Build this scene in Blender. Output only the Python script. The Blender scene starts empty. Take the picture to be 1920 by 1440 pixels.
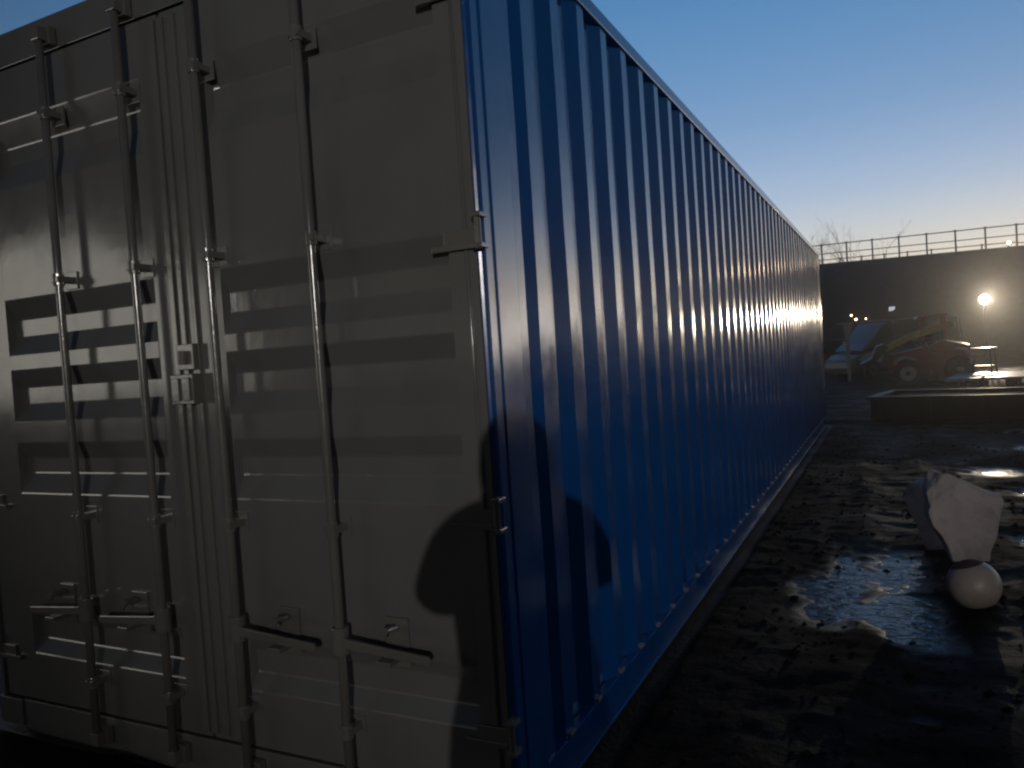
import bpy, bmesh, math, random
from mathutils import Vector, Matrix, noise
R = math.radians
random.seed(7)
sc = bpy.context.scene
col = sc.collection

# ------------------------------------------------------------------ camera
cd = bpy.data.cameras.new('camera'); cam = bpy.data.objects.new('camera', cd); col.objects.link(cam)
CAM = Vector((1.073, -2.046, 1.49))
cam.matrix_world = Matrix.Translation(CAM) @ Matrix.Rotation(R(26.3), 4, 'Z') @ Matrix.Rotation(R(90 - 1.82), 4, 'X') @ Matrix.Rotation(R(-3.8), 4, 'Z')
cd.sensor_width = 36; cd.lens = 1450 / 1920 * 36; cd.clip_start = .05; cd.clip_end = 3000
sc.camera = cam
sc.view_settings.view_transform = 'Standard'; sc.view_settings.look = 'None'
sc.view_settings.exposure = 0.0; sc.view_settings.gamma = 1

# ------------------------------------------------------------------ dusk sky (sun just below the horizon, ahead and a little to the right)
SUN_EL, SUN_ROT, SKY = -2.0, -10.0, 1.27
GLOW_ROT = 30.0     # low band of afterglow, to the right of the frame
w = bpy.data.worlds.new('World'); sc.world = w; w.use_nodes = True
nt = w.node_tree; bg = nt.nodes['Background']
def wn(t): return nt.nodes.new(t)
sky = wn('ShaderNodeTexSky'); sky.sky_type = 'NISHITA'; sky.sun_disc = False
sky.sun_elevation = R(SUN_EL); sky.sun_rotation = R(SUN_ROT); sky.altitude = 100
sky.air_density = 1.0; sky.dust_density = 0.0; sky.ozone_density = 2.0
tc = wn('ShaderNodeTexCoord'); sx = wn('ShaderNodeSeparateXYZ'); nt.links.new(tc.outputs['Generated'], sx.inputs[0])
def wramp(stops):
    r = wn('ShaderNodeValToRGB'); e = r.color_ramp.elements
    while len(e) > 1: e.remove(e[-1])
    e[0].position, e[0].color = stops[0][0], (*stops[0][1], 1)
    for p, c in stops[1:]:
        x = e.new(p); x.color = (*c, 1)
    nt.links.new(sx.outputs['Z'], r.inputs[0]); return r
tint = wramp([(0.0, (.95, 1, 1)), (.139, (.93, .96, .98)), (.18, (.93, .96, .96)), (.26, (.70, .90, .92)), (.40, (.48, .93, 1)), (1, (.3, .8, 1))])
mul = wn('ShaderNodeMix'); mul.data_type = 'RGBA'; mul.blend_type = 'MULTIPLY'; mul.inputs[0].default_value = 1
nt.links.new(sky.outputs[0], mul.inputs[6]); nt.links.new(tint.outputs[0], mul.inputs[7])
fac = wramp([(0.0, (.88,)*3), (.05, (.8,)*3), (.11, (.35,)*3), (.17, (0,)*3)])
low = wn('ShaderNodeMix'); low.data_type = 'RGBA'
lc = wramp([(0.0, (1.0, .94, .84)), (.05, (.96, .90, .84)), (.085, (.56, .47, .42)), (1, (.56, .47, .42))]); nt.links.new(lc.outputs[0], low.inputs[7])
nt.links.new(fac.outputs[0], low.inputs[0]); nt.links.new(mul.outputs[2], low.inputs[6])
# the dusk glow lies round the sunset; the far side of the horizon stays dark
dirn = wn('ShaderNodeVectorMath'); dirn.operation = 'DOT_PRODUCT'
dirn.inputs[1].default_value = (math.sin(R(SUN_ROT)), math.cos(R(SUN_ROT)), 0)
nt.links.new(tc.outputs['Generated'], dirn.inputs[0])
mr = wn('ShaderNodeMapRange'); mr.inputs[1].default_value = -.12; mr.inputs[2].default_value = .88; mr.inputs[3].default_value = .14; mr.inputs[4].default_value = 1
nt.links.new(dirn.outputs['Value'], mr.inputs[0])
d2 = wn('ShaderNodeVectorMath'); d2.operation = 'DOT_PRODUCT'
d2.inputs[1].default_value = (math.sin(R(GLOW_ROT)), math.cos(R(GLOW_ROT)), 0)
nt.links.new(tc.outputs['Generated'], d2.inputs[0])
mg = wn('ShaderNodeMapRange'); mg.interpolation_type = 'SMOOTHSTEP'; mg.inputs[1].default_value = .925; mg.inputs[2].default_value = .985; mg.inputs[3].default_value = 1; mg.inputs[4].default_value = 3.4
nt.links.new(d2.outputs['Value'], mg.inputs[0])
mg.inputs[3].default_value = 0; mg.inputs[4].default_value = 2.1
er = wramp([(0.0, (1,) * 3), (.10, (.85,) * 3), (.20, (.30,) * 3), (.30, (0,) * 3)])   # the band hugs the horizon
ml = wn('ShaderNodeMath'); ml.operation = 'MULTIPLY_ADD'; ml.inputs[2].default_value = 1
nt.links.new(mg.outputs[0], ml.inputs[0]); nt.links.new(er.outputs[0], ml.inputs[1])
m3 = wn('ShaderNodeMath'); m3.operation = 'MULTIPLY'; nt.links.new(mr.outputs[0], m3.inputs[0]); nt.links.new(ml.outputs[0], m3.inputs[1])
sm = wn('ShaderNodeMath'); sm.operation = 'MULTIPLY'; sm.inputs[1].default_value = 1.18 * SKY
nt.links.new(m3.outputs[0], sm.inputs[0])
nt.links.new(low.outputs[2], bg.inputs[0]); nt.links.new(sm.outputs[0], bg.inputs[1])
sc.cycles.max_bounces = 6; sc.cycles.use_denoising = True
sc.cycles.sample_clamp_indirect = 4
sc.cycles.pixel_filter_type = 'BLACKMAN_HARRIS'; sc.cycles.filter_width = 2.3

# ------------------------------------------------------------------ materials
def new_mat(name):
    m = bpy.data.materials.new(name); m.use_nodes = True
    return m, m.node_tree, m.node_tree.nodes['Principled BSDF']
def paint(name, base, rough=.3, rvar=.1, cvar=.15, bump=.0, bscale=8, metal=0, dirt=None, spec=.5, coat=0, ior=1.5):
    m, t, b = new_mat(name)
    co = t.nodes.new('ShaderNodeTexCoord')
    n = t.nodes.new('ShaderNodeTexNoise'); n.inputs['Scale'].default_value = 3.5; n.inputs['Detail'].default_value = 6
    t.links.new(co.outputs['Object'], n.inputs['Vector'])
    mx = t.nodes.new('ShaderNodeMix'); mx.data_type = 'RGBA'
    d = dirt or tuple(c * (1 - cvar * 2) for c in base)
    mx.inputs[6].default_value = (*base, 1); mx.inputs[7].default_value = (*d, 1)
    mp = t.nodes.new('ShaderNodeMapRange'); mp.inputs[1].default_value = .45; mp.inputs[2].default_value = .75
    mp.inputs[4].default_value = .8
    t.links.new(n.outputs[0], mp.inputs[0]); t.links.new(mp.outputs[0], mx.inputs[0]); t.links.new(mx.outputs[2], b.inputs['Base Color'])
    n2 = t.nodes.new('ShaderNodeTexNoise'); n2.inputs['Scale'].default_value = 14; n2.inputs['Detail'].default_value = 4
    t.links.new(co.outputs['Object'], n2.inputs['Vector'])
    rr = t.nodes.new('ShaderNodeMapRange'); rr.inputs[3].default_value = max(.02, rough - rvar); rr.inputs[4].default_value = min(1, rough + rvar)
    t.links.new(n2.outputs[0], rr.inputs[0]); t.links.new(rr.outputs[0], b.inputs['Roughness'])
    b.inputs['Metallic'].default_value = metal; b.inputs['Specular IOR Level'].default_value = spec
    b.inputs['IOR'].default_value = ior; b.inputs['Coat Weight'].default_value = coat; b.inputs['Coat Roughness'].default_value = .08
    if bump:
        n3 = t.nodes.new('ShaderNodeTexNoise'); n3.inputs['Scale'].default_value = bscale; n3.inputs['Detail'].default_value = 3
        t.links.new(co.outputs['Object'], n3.inputs['Vector'])
        bm_ = t.nodes.new('ShaderNodeBump'); bm_.inputs['Strength'].default_value = bump; bm_.inputs['Distance'].default_value = .02
        t.links.new(n3.outputs[0], bm_.inputs['Height']); t.links.new(bm_.outputs[0], b.inputs['Normal'])
    return m
def glow(name, colr, strength):
    m, t, b = new_mat(name)
    b.inputs['Base Color'].default_value = (*colr, 1); b.inputs['Emission Color'].default_value = (*colr, 1)
    b.inputs['Emission Strength'].default_value = strength
    return m
BLUE = paint('blue_paint', (.001, .062, .235), rough=.165, rvar=.05, cvar=.1, bump=.03, bscale=5, spec=.5, ior=1.85)
GREY = paint('grey_paint', (.150, .148, .137), rough=.155, rvar=.05, cvar=.08, bump=.06, bscale=3, spec=.5, ior=1.75)
STEEL = paint('grey_painted_steel', (.155, .148, .130), rough=.18, rvar=.05, cvar=.15, bump=.05, bscale=20, ior=1.9)
RUBBER = paint('black_rubber', (.015, .015, .016), rough=.5, spec=.4)
TYRE = paint('tyre_rubber', (.012, .012, .012), rough=.75, bump=.3, bscale=40)
CONC = paint('concrete', (.07, .060, .066), rough=.9, rvar=.05, cvar=.2, bump=.4, bscale=3, spec=.2)
DARKST = paint('dark_steel', (.02, .02, .022), rough=.45, metal=.3)
GALV = paint('galvanised_steel', (.18, .18, .18), rough=.45, metal=.5)
PALE = paint('pale_weathered_metal', (.62, .62, .62), rough=.4, cvar=.12)
WHITE = paint('white_paint', (.72, .71, .68), rough=.3, cvar=.06)
RED = paint('red_paint', (.42, .03, .028), rough=.3, cvar=.2)
YELLOW = paint('yellow_paint', (.75, .52, .06), rough=.35, cvar=.15)
GLASS = paint('dark_glass', (.01, .012, .014), rough=.05, rvar=.02, spec=.7)
BARK = paint('bark', (.09, .07, .06), rough=.9)
TIMBER = paint('dark_wet_timber', (.02, .016, .012), rough=.6, bump=.3, bscale=12)
STONE = paint('pale_stone', (.56, .50, .47), rough=.85, rvar=.1, cvar=.28, bump=1.0, bscale=14, spec=.3)
BALL = paint('dull_plastic', (.40, .345, .28), rough=.42, rvar=.12, cvar=.28, bump=.25, bscale=14)
RUST = paint('rusty_brown', (.07, .025, .018), rough=.8, bump=.4, bscale=15)
COAT = paint('dark_coat_cloth', (.02, .02, .025), rough=.95, bump=.3, bscale=60, spec=.1)
SKIN = paint('skin', (.45, .28, .2), rough=.55)
HAIR = paint('dark_hair', (.02, .014, .01), rough=.6)
PHONE = paint('black_phone', (.02, .02, .02), rough=.2)
WARM = (1.0, .82, .58)
LENS = glow('floodlight_glass', WARM, 25)
LENS2 = glow('small_lamp_glass', (1.0, .72, .42), 14)
SIGNGLOW = glow('backlit_panel', (.8, .82, .9), .55)
REDGLOW = glow('red_tail_lamp', (.8, .03, .03), .25)

# ------------------------------------------------------------------ mesh helpers
class MB:
    def __init__(s): s.v = []; s.f = []
    def add(s, vs, fs):
        o = len(s.v); s.v += [tuple(p) for p in vs]; s.f += [tuple(i + o for i in f) for f in fs]; return s
    def box(s, a, b, M=None):
        (x0, y0, z0), (x1, y1, z1) = a, b
        vs = [(x, y, z) for z in (z0, z1) for y in (y0, y1) for x in (x0, x1)]
        if M is not None: vs = [M @ Vector(p) for p in vs]
        return s.add(vs, [(0, 2, 3, 1), (4, 5, 7, 6), (0, 1, 5, 4), (2, 6, 7, 3), (0, 4, 6, 2), (1, 3, 7, 5)])
    def prism(s, poly, axis, a, b):
        n = len(poly)
        def P(p, t):
            return {'x': (t, p[0], p[1]), 'y': (p[0], t, p[1]), 'z': (p[0], p[1], t)}[axis]
        vs = [P(p, a) for p in poly] + [P(p, b) for p in poly]
        return s.add(vs, [tuple(range(n))[::-1], tuple(range(n, 2 * n))] + [(i, (i + 1) % n, n + (i + 1) % n, n + i) for i in range(n)])
    def tube(s, pts, r, seg=10, caps=True):
        pts = [Vector(p) for p in pts]; rs = r if isinstance(r, (list, tuple)) else [r] * len(pts)
        rings = []; up = None
        for i, p in enumerate(pts):
            d = (pts[min(i + 1, len(pts) - 1)] - pts[max(i - 1, 0)]).normalized()
            if up is None or abs(d.dot(up)) > .99: up = Vector((0, 0, 1)) if abs(d.z) < .9 else Vector((1, 0, 0))
            a = d.cross(up).normalized(); b = d.cross(a).normalized()
            rings.append([p + (a * math.cos(k * 2 * math.pi / seg) + b * math.sin(k * 2 * math.pi / seg)) * rs[i] for k in range(seg)])
        vs = [q for g in rings for q in g]; fs = []
        for i in range(len(pts) - 1):
            for k in range(seg):
                fs.append((i * seg + k, i * seg + (k + 1) % seg, (i + 1) * seg + (k + 1) % seg, (i + 1) * seg + k))
        if caps: fs += [tuple(range(seg))[::-1], tuple(range((len(pts) - 1) * seg, len(pts) * seg))]
        return s.add(vs, fs)
    def lathe(s, prof, c, axis='x', seg=28):
        c = Vector(c); vs = []; fs = []
        for (t, r) in prof:
            for k in range(seg):
                a = k * 2 * math.pi / seg; u, v = r * math.cos(a), r * math.sin(a)
                vs.append(c + Vector({'x': (t, u, v), 'y': (u, t, v), 'z': (u, v, t)}[axis]))
        for i in range(len(prof) - 1):
            for k in range(seg): fs.append((i * seg + k, i * seg + (k + 1) % seg, (i + 1) * seg + (k + 1) % seg, (i + 1) * seg + k))
        return s.add(vs, fs)
    def build(s, name, mat, root=None, parent=None, smooth=False, bevel=0, origin=None):
        me = bpy.data.meshes.new(name)
        o0 = Vector(origin) if origin is not None else (root.matrix_basis.translation if root is not None else Vector((0, 0, 0)))
        me.from_pydata([(p[0] - o0.x, p[1] - o0.y, p[2] - o0.z) for p in s.v], [], s.f)
        bm = bmesh.new(); bm.from_mesh(me)
        bmesh.ops.recalc_face_normals(bm, faces=bm.faces)
        if bevel:
            es = [e for e in bm.edges if len(e.link_faces) == 2 and e.calc_face_angle(0) > .5]
            bmesh.ops.bevel(bm, geom=es, offset=bevel, segments=2, affect='EDGES', profile=.6)
        bm.to_mesh(me); bm.free()
        if smooth:
            for p in me.polygons: p.use_smooth = True
        me.materials.append(mat)
        o = bpy.data.objects.new(name, me); col.objects.link(o)
        if parent is not None: o.parent = parent
        elif root is not None: o.parent = root
        elif origin is not None: o.location = o0
        return o
def tag(o, label=None, cat=None, group=None, kind=None):
    for k, v in (('label', label), ('category', cat), ('group', group), ('kind', kind)):
        if v: o[k] = v
    return o
def thing(name, loc, label, cat, group=None, rz=0):
    o = bpy.data.objects.new(name, None); col.objects.link(o); o.location = loc; o.rotation_euler = (0, 0, rz)
    o.empty_display_size = .2
    return tag(o, label, cat, group)
def copy_tree(o, parent=None):
    c = o.copy(); col.objects.link(c); c.parent = parent
    for ch in list(o.children): copy_tree(ch, c)
    return c
def nz(x, y, z=0): return noise.noise(Vector((x, y, z)))

# ------------------------------------------------------------------ ground, puddles
BLOBS = [  # x, y, rx, ry, depth: hollows that hold water
    (1.95, 7.4, .50, .50, .045), (2.25, 6.2, .35, .4, .045), (.93, 3.5, .42, .70, .040), (.78, 2.4, .36, .60, .032), (.66, 3.0, .32, .6, .028), (1.12, 2.6, .3, .5, .028),
    (1.32, 2.1, .2, .2, .02), (1.5, 1.5, .2, .2, .015), (2.5, 9.2, .5, .35, .04), (2.6, 11.0, .5, .4, .04),
    (1.9, 4.3, .22, .3, .035), (1.6, 3.3, .2, .25, .03), (1.75, 2.4, .2, .3, .03), (.9, .9, .3, .3, .02), (4.2, 15, 1.2, 1.5, .05), (2.2, 18, 1.5, .8, .04)]
def ground_h(x, y):
    h = .018 * nz(x * .8, y * .8) + .012 * nz(x * 3.1, y * 2.6, 4) + .009 * nz(x * 5, y * 9, 9) + .013 * (abs(nz(x * 9, y * 11, 2)) - .25) + .006 * (abs(nz(x * 21, y * 25, 7)) - .25) + .007
    # tyre ruts running along the container
    for rx in (1.05, 2.7):
        q = (x - rx - .12 * math.sin(y * .5)) / .16
        h -= .010 * math.exp(-q * q) * (1 + .35 * math.sin(y * 21))
        q2 = (abs(x - rx - .12 * math.sin(y * .5)) - .30) / .10
        h += .012 * math.exp(-q2 * q2)
    for bx, by, rx, ry, dp in BLOBS:
        q = ((x - bx) / rx) ** 2 + ((y - by) / ry) ** 2
        if q < 6: h -= dp * math.exp(-q * 1.2)
    fl = x - (1.3 + (y + 2) * .134) + .25 * nz(x * .7, y * .5, 30) + .15 * nz(x * 3, y * 2, 31)   # flooded area out of view, added to brighten the side's reflections
    if y > 12.5 and x < 1: h += .03
    fy = y - (11.2 + max(0, x - 3) * 1.15) + .8 * nz(x * .6, y * .6, 33)
    if fy > 0 and y < 47 and fl > 0: h -= min(.09, fl * .12) * min(1, fy / 1.5)
    elif fl > 0 and 9.5 < y < 47: h += .02
    if x < .1 and -.05 < y < 12.4: h = min(h, -.02)
    f = min(1, max(0, (math.hypot(x - 1, y) - 48) / 12))
    return h * (1 - f) + .0
gx = sorted(set([-1500, -400, -120, -45, -20, -9, -5] + [round(-4 + i * .25, 3) for i in range(15)] + [round(-.3 + i * .03, 3) for i in range(140)] +
     [round(3.9 + i * .12, 3) for i in range(35)] + [round(8.2 + i * .6, 2) for i in range(40)] + [34, 38, 42, 46, 52, 60, 90, 300, 1500]))
gy = sorted(set([-1500, -400, -120, -60, -30, -15, -8, -4] + [round(-2.5 + i * .15, 3) for i in range(14)] + [round(-.35 + i * .035, 3) for i in range(260)] +
     [round(8.8 + i * .09, 3) for i in range(150)] + [round(22.5 + i * .5, 2) for i in range(40)] + [48, 60, 100, 300, 1500]))
g = MB(); ny = len(gy)
g.add([(x, y, ground_h(x, y)) for x in gx for y in gy],
      [(i * ny + j, (i + 1) * ny + j, (i + 1) * ny + j + 1, i * ny + j + 1) for i in range(len(gx) - 1) for j in range(ny - 1)])
m, t, b = new_mat('wet_mud')
co = t.nodes.new('ShaderNodeTexCoord')
n1 = t.nodes.new('ShaderNodeTexNoise'); n1.inputs['Scale'].default_value = 1.6; n1.inputs['Detail'].default_value = 8
n2 = t.nodes.new('ShaderNodeTexNoise'); n2.inputs['Scale'].default_value = 30; n2.inputs['Detail'].default_value = 7; n2.inputs['Roughness'].default_value = .65
for n in (n1, n2): t.links.new(co.outputs['Object'], n.inputs['Vector'])
geo = t.nodes.new('ShaderNodeNewGeometry'); sz = t.nodes.new('ShaderNodeSeparateXYZ'); t.links.new(geo.outputs['Position'], sz.inputs[0])
wet = t.nodes.new('ShaderNodeMapRange'); wet.inputs[1].default_value = -.036; wet.inputs[2].default_value = -.014; wet.inputs[3].default_value = 1; wet.inputs[4].default_value = 0
t.links.new(sz.outputs['Z'], wet.inputs[0])
cr = t.nodes.new('ShaderNodeValToRGB'); cr.color_ramp.elements[0].position = .35; cr.color_ramp.elements[0].color = (.004, .0035, .0032, 1)
cr.color_ramp.elements[1].position = .75; cr.color_ramp.elements[1].color = (.007, .006, .0055, 1)
t.links.new(n1.outputs[0], cr.inputs[0]); t.links.new(cr.outputs[0], b.inputs['Base Color'])
rr = t.nodes.new('ShaderNodeMapRange'); rr.inputs[1].default_value = .35; rr.inputs[2].default_value = .62; rr.inputs[3].default_value = .6; rr.inputs[4].default_value = .9
t.links.new(n1.outputs[0], rr.inputs[0])
rw_ = t.nodes.new('ShaderNodeMix'); rw_.inputs[3].default_value = .22; t.links.new(wet.outputs[0], rw_.inputs[0]); t.links.new(rr.outputs[0], rw_.inputs[2]); t.links.new(rw_.outputs[0], b.inputs['Roughness'])
sw_ = t.nodes.new('ShaderNodeMapRange'); sw_.inputs[3].default_value = .06; sw_.inputs[4].default_value = .42; t.links.new(wet.outputs[0], sw_.inputs[0]); t.links.new(sw_.outputs[0], b.inputs['Specular IOR Level'])
bp = t.nodes.new('ShaderNodeBump'); bp.inputs['Strength'].default_value = .8; bp.inputs['Distance'].default_value = .012
t.links.new(n2.outputs[0], bp.inputs['Height']); t.links.new(bp.outputs[0], b.inputs['Normal'])
MUD = m
go = g.build('ground', MUD, smooth=True); tag(go, 'dark wet churned mud of the yard beside the container', None, kind='structure')
# standing water lies in the hollows
m, t, b = new_mat('puddle_water')
b.inputs['Base Color'].default_value = (.012, .011, .010, 1); b.inputs['Roughness'].default_value = .07; b.inputs['Specular IOR Level'].default_value = .42
co = t.nodes.new('ShaderNodeTexCoord'); n1 = t.nodes.new('ShaderNodeTexNoise'); n1.inputs['Scale'].default_value = 9; n1.inputs['Detail'].default_value = 3
mpn = t.nodes.new('ShaderNodeMapping'); mpn.inputs['Scale'].default_value = (1, 2.2, 1)
t.links.new(co.outputs['Object'], mpn.inputs[0]); t.links.new(mpn.outputs[0], n1.inputs['Vector'])
bp = t.nodes.new('ShaderNodeBump'); bp.inputs['Strength'].default_value = .9; bp.inputs['Distance'].default_value = .02
t.links.new(n1.outputs[0], bp.inputs['Height']); t.links.new(bp.outputs[0], b.inputs['Normal'])
wt = MB().add([(.12, -.5, -.030), (5, -.5, -.030), (5, 9.45, -.030), (.12, 9.45, -.030)], [(0, 1, 2, 3)])
m2 = m.copy(); m2.name = 'added_flood_water'
for n_ in m2.node_tree.nodes:
    if n_.type == 'BUMP': n_.inputs['Strength'].default_value = .05
    if n_.type == 'BSDF_PRINCIPLED': n_.inputs['Roughness'].default_value = .04
fw = MB().add([(.5, 9.46, -.030), (46, 9.46, -.030), (46, 47, -.030), (.5, 47, -.030)], [(0, 1, 2, 3)]).build('added_flood_water', m2)  # the stretch out of view is added as a reflector for the ribs
tag(fw, 'calm water past the near puddles, spread out of view on the right to brighten the rib reflections', None, kind='structure')
# clods and grit trodden into the mud
rg = random.Random(4); gm = MB()
def clod(x, y, r):
    z = ground_h(x, y); vs = []
    for (a, b_, c) in ((1, 0, 0), (-1, 0, 0), (0, 1, 0), (0, -1, 0), (0, 0, 1), (0, 0, -1), (.7, .7, .3), (-.7, -.6, .4)):
        k_ = r * rg.uniform(.7, 1.25); vs.append((x + a * k_, y + b_ * k_, z + c * k_ * .6 + r * .15))
    gm.add(vs, [(6, 0, 2), (6, 2, 4), (6, 4, 0), (0, 5, 2), (0, 3, 5), (4, 3, 0), (7, 1, 3), (7, 3, 4), (7, 4, 1), (1, 5, 3), (4, 2, 1), (2, 5, 1)])
for i in range(5200):
    d_ = rg.random() ** 1.6
    x = rg.uniform(.12, 3.6); y = -1.2 + d_ * 14
    if nz(x * 1.3, y * .9, 12) < rg.uniform(-.35, .35): continue
    clod(x, y, rg.choice((.006, .008, .010, .013, .02)) * rg.uniform(.7, 1.3))
gvo = gm.build('mud_clods', MUD); tag(gvo, None, None, kind='stuff')
wo = wt.build('puddle_water', m); tag(wo, 'rain water standing in the hollows of the mud', None, kind='structure')

# ------------------------------------------------------------------ the shipping container
Z0, Z1, L, W = .015, 2.965, 12.3, 2.60
XL = -W
ct = thing('shipping_container', (XL / 2, L / 2, 0), 'long shipping container with blue corrugated sides and closed grey double doors', 'shipping container')
# corrugated side wall (outer face x = 0, troughs 36 mm deep)
def corr(x_out, sgn, ya, yb, name, mat):
    prof = [(ya, 0)]
    y = .368
    prof.append((.270, 0)); prof.append((.302, -.036)); 
    while y + .281 < yb - .15:
        prof += [(y, 0), (y + .074, 0), (y + .140, -.036), (y + .212, -.036)]
        y += .281
    prof += [(y, 0), (yb, 0)]
    rows = 44; zb, zt = Z0 + .145, Z1 - .062
    vs = []; fs = []
    # a few extra columns inside each flat so the sheet can be slightly dented
    pr = []
    for i in range(len(prof) - 1):
        (ya_, xa), (yb_, xb) = prof[i], prof[i + 1]
        k = 3 if xa == xb else 2
        for j in range(k): pr.append((ya_ + (yb_ - ya_) * j / k, xa + (xb - xa) * j / k))
    pr.append(prof[-1])
    for i, (yy, xx) in enumerate(pr):
        for r in range(rows + 1):
            z = zb + (zt - zb) * r / rows
            e = min(1, r / 3, (rows - r) / 3)
            dx = e * (.0011 * nz(yy * 1.3, z * 1.1, 5) + .0030 * nz(yy * 4, z * 1.9, 1) + .0010 * nz(yy * 9, z * 6, 3))
            dy = e * .0035 * nz(yy * 2.2 + 50, z * 1.7, 8)
            vs.append((x_out + sgn * (xx + dx), yy + dy, z))
    n = rows + 1
    for i in range(len(pr) - 1):
        for r in range(rows): fs.append((i * n + r, (i + 1) * n + r, (i + 1) * n + r + 1, i * n + r + 1))
    mb = MB().add(vs, fs)
    o = mb.build(name, mat, ct)
    md = o.modifiers.new('thick', 'SOLIDIFY'); md.thickness = .002; md.offset = -1
    return o
sp = corr(0, 1, .2, L - .2, 'side_panel', BLUE); sp['label'] = 'blue corrugated side panel'
corr(XL, -1, .2, L - .2, 'side_panel', BLUE)
# corner posts: folded plate sections
def post(poly, name='corner_post', label=None, mat=None):
    o = MB().prism(poly, 'z', Z0 + .12, Z1 - .12).build(name, mat or BLUE, ct, bevel=.004)
    if label: o['label'] = label
post([(-.018, -.012), (-.004, -.004), (.001, .008), (.001, .052), (.007, .058), (.007, .205), (-.030, .205), (-.030, .03), (-.10, .03), (-.10, .06), (-.028, .058)][:8] + [(-.018, .03)],
     label='near corner post, broad smooth blue face')
post([(XL + .012, -.012), (XL - .006, -.004), (XL - .006, .205), (XL + .03, .205), (XL + .03, -.012)], mat=GREY, label='grey painted corner post beside the left door')
post([(.004, L - .2), (.004, L), (-.16, L), (-.16, L - .03), (-.03, L - .05), (-.03, L - .2)])
post([(XL - .004, L - .2), (XL - .004, L), (XL + .16, L), (XL + .16, L - .03), (XL + .03, L - .05), (XL + .03, L - .2)])
# corner castings with flat dark ovals that stand in for the shade of their holes
def casting(cx, cy, z, sx_, sy_):
    mb = MB(); x1 = cx; y1 = cy
    mb.box((min(x1, x1 - sx_ * .162), min(y1, y1 + sy_ * .178), z), (max(x1, x1 - sx_ * .162), max(y1, y1 + sy_ * .178), z + .118))
    c = mb.build('corner_casting', GREY if (cx < -1 and cy < 1) else BLUE, ct, bevel=.006)
    hole_shade = MB(); yy = y1 + sy_ * .089
    pts = [(yy + .032 * math.cos(a) * 1.2, z + .059 + .026 * math.sin(a)) for a in [k * math.pi / 9 for k in range(18)]]
    hole_shade.prism(pts, 'x', x1 - .004, x1 + sx_ * .0025 if sx_ > 0 else x1 + .004)
    h = hole_shade.build('casting_hole_shade', RUBBER, ct, parent=c)
for cx, s_ in ((.010, 1), (XL - .010, -1)):
    for cy, t_ in ((-.016, 1), (L + .004, -1)):
        for z in (Z0, Z1 - .118 + .006): casting(cx, cy, z, s_, t_)
# rails
for x_, s_ in ((0, 1), (XL, -1)):
    xa, xb = sorted((x_ + s_ * .010, x_ - s_ * .055))
    MB().box((xa, .16, Z1 - .062), (xb, L - .16, Z1 + .002)).build('top_rail', BLUE, ct, bevel=.006)
    xa, xb = sorted((x_ + s_ * .006, x_ - s_ * .03))
    br = MB().box((xa, .16, Z0 + .02), (xb, L - .16, Z0 + .148))
    xa, xb = sorted((x_ + s_ * .011, x_ - s_ * .03))
    br.box((xa, .16, Z0 + .004), (xb, L - .16, Z0 + .017))
    br.build('bottom_rail', BLUE, ct, bevel=.003)
# weld tabs / drip beads where each rib meets the bottom rail
k = 0; y = .405
while y < 11.9:
    MB().box((-.004, y - .022, Z0 + .150), (.0125, y + .022, Z0 + .163)).build('weld_tab', GALV, ct, bevel=.003)
    y += .281
rf = MB()
yy = .17
pts = [(.17, Z1 - .012)]
while yy < L - .3:
    pts += [(yy + .03, Z1 - .012), (yy + .05, Z1 + .006), (yy + .12, Z1 + .006), (yy + .14, Z1 - .012)]; yy += .209
pts += [(L - .16, Z1 - .012)]
n = len(pts)
rf.add([(XL + .05, p[0], p[1]) for p in pts] + [(-.05, p[0], p[1]) for p in pts], [(i, i + 1, n + i + 1, n + i) for i in range(n - 1)])
rf.build('roof', BLUE, ct)
MB().box((XL + .155, L - .06, Z0 + .1), (-.155, L - .01, Z1 - .01)).build('end_wall', BLUE, ct)
MB().box((XL + .05, .1, Z0 + .12), (-.05, L - .08, Z0 + .14)).build('floor', TIMBER, ct)
# door end frame
MB().box((XL + .15, -.004, Z1 - .115), (-.15, .10, Z1 + .022)).build('door_header', GREY, ct, bevel=.002)
MB().box((XL + .15, -.006, Z0 - .03), (-.15, .10, Z0 + .118)).build('door_sill', GREY, ct, bevel=.006)

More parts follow.
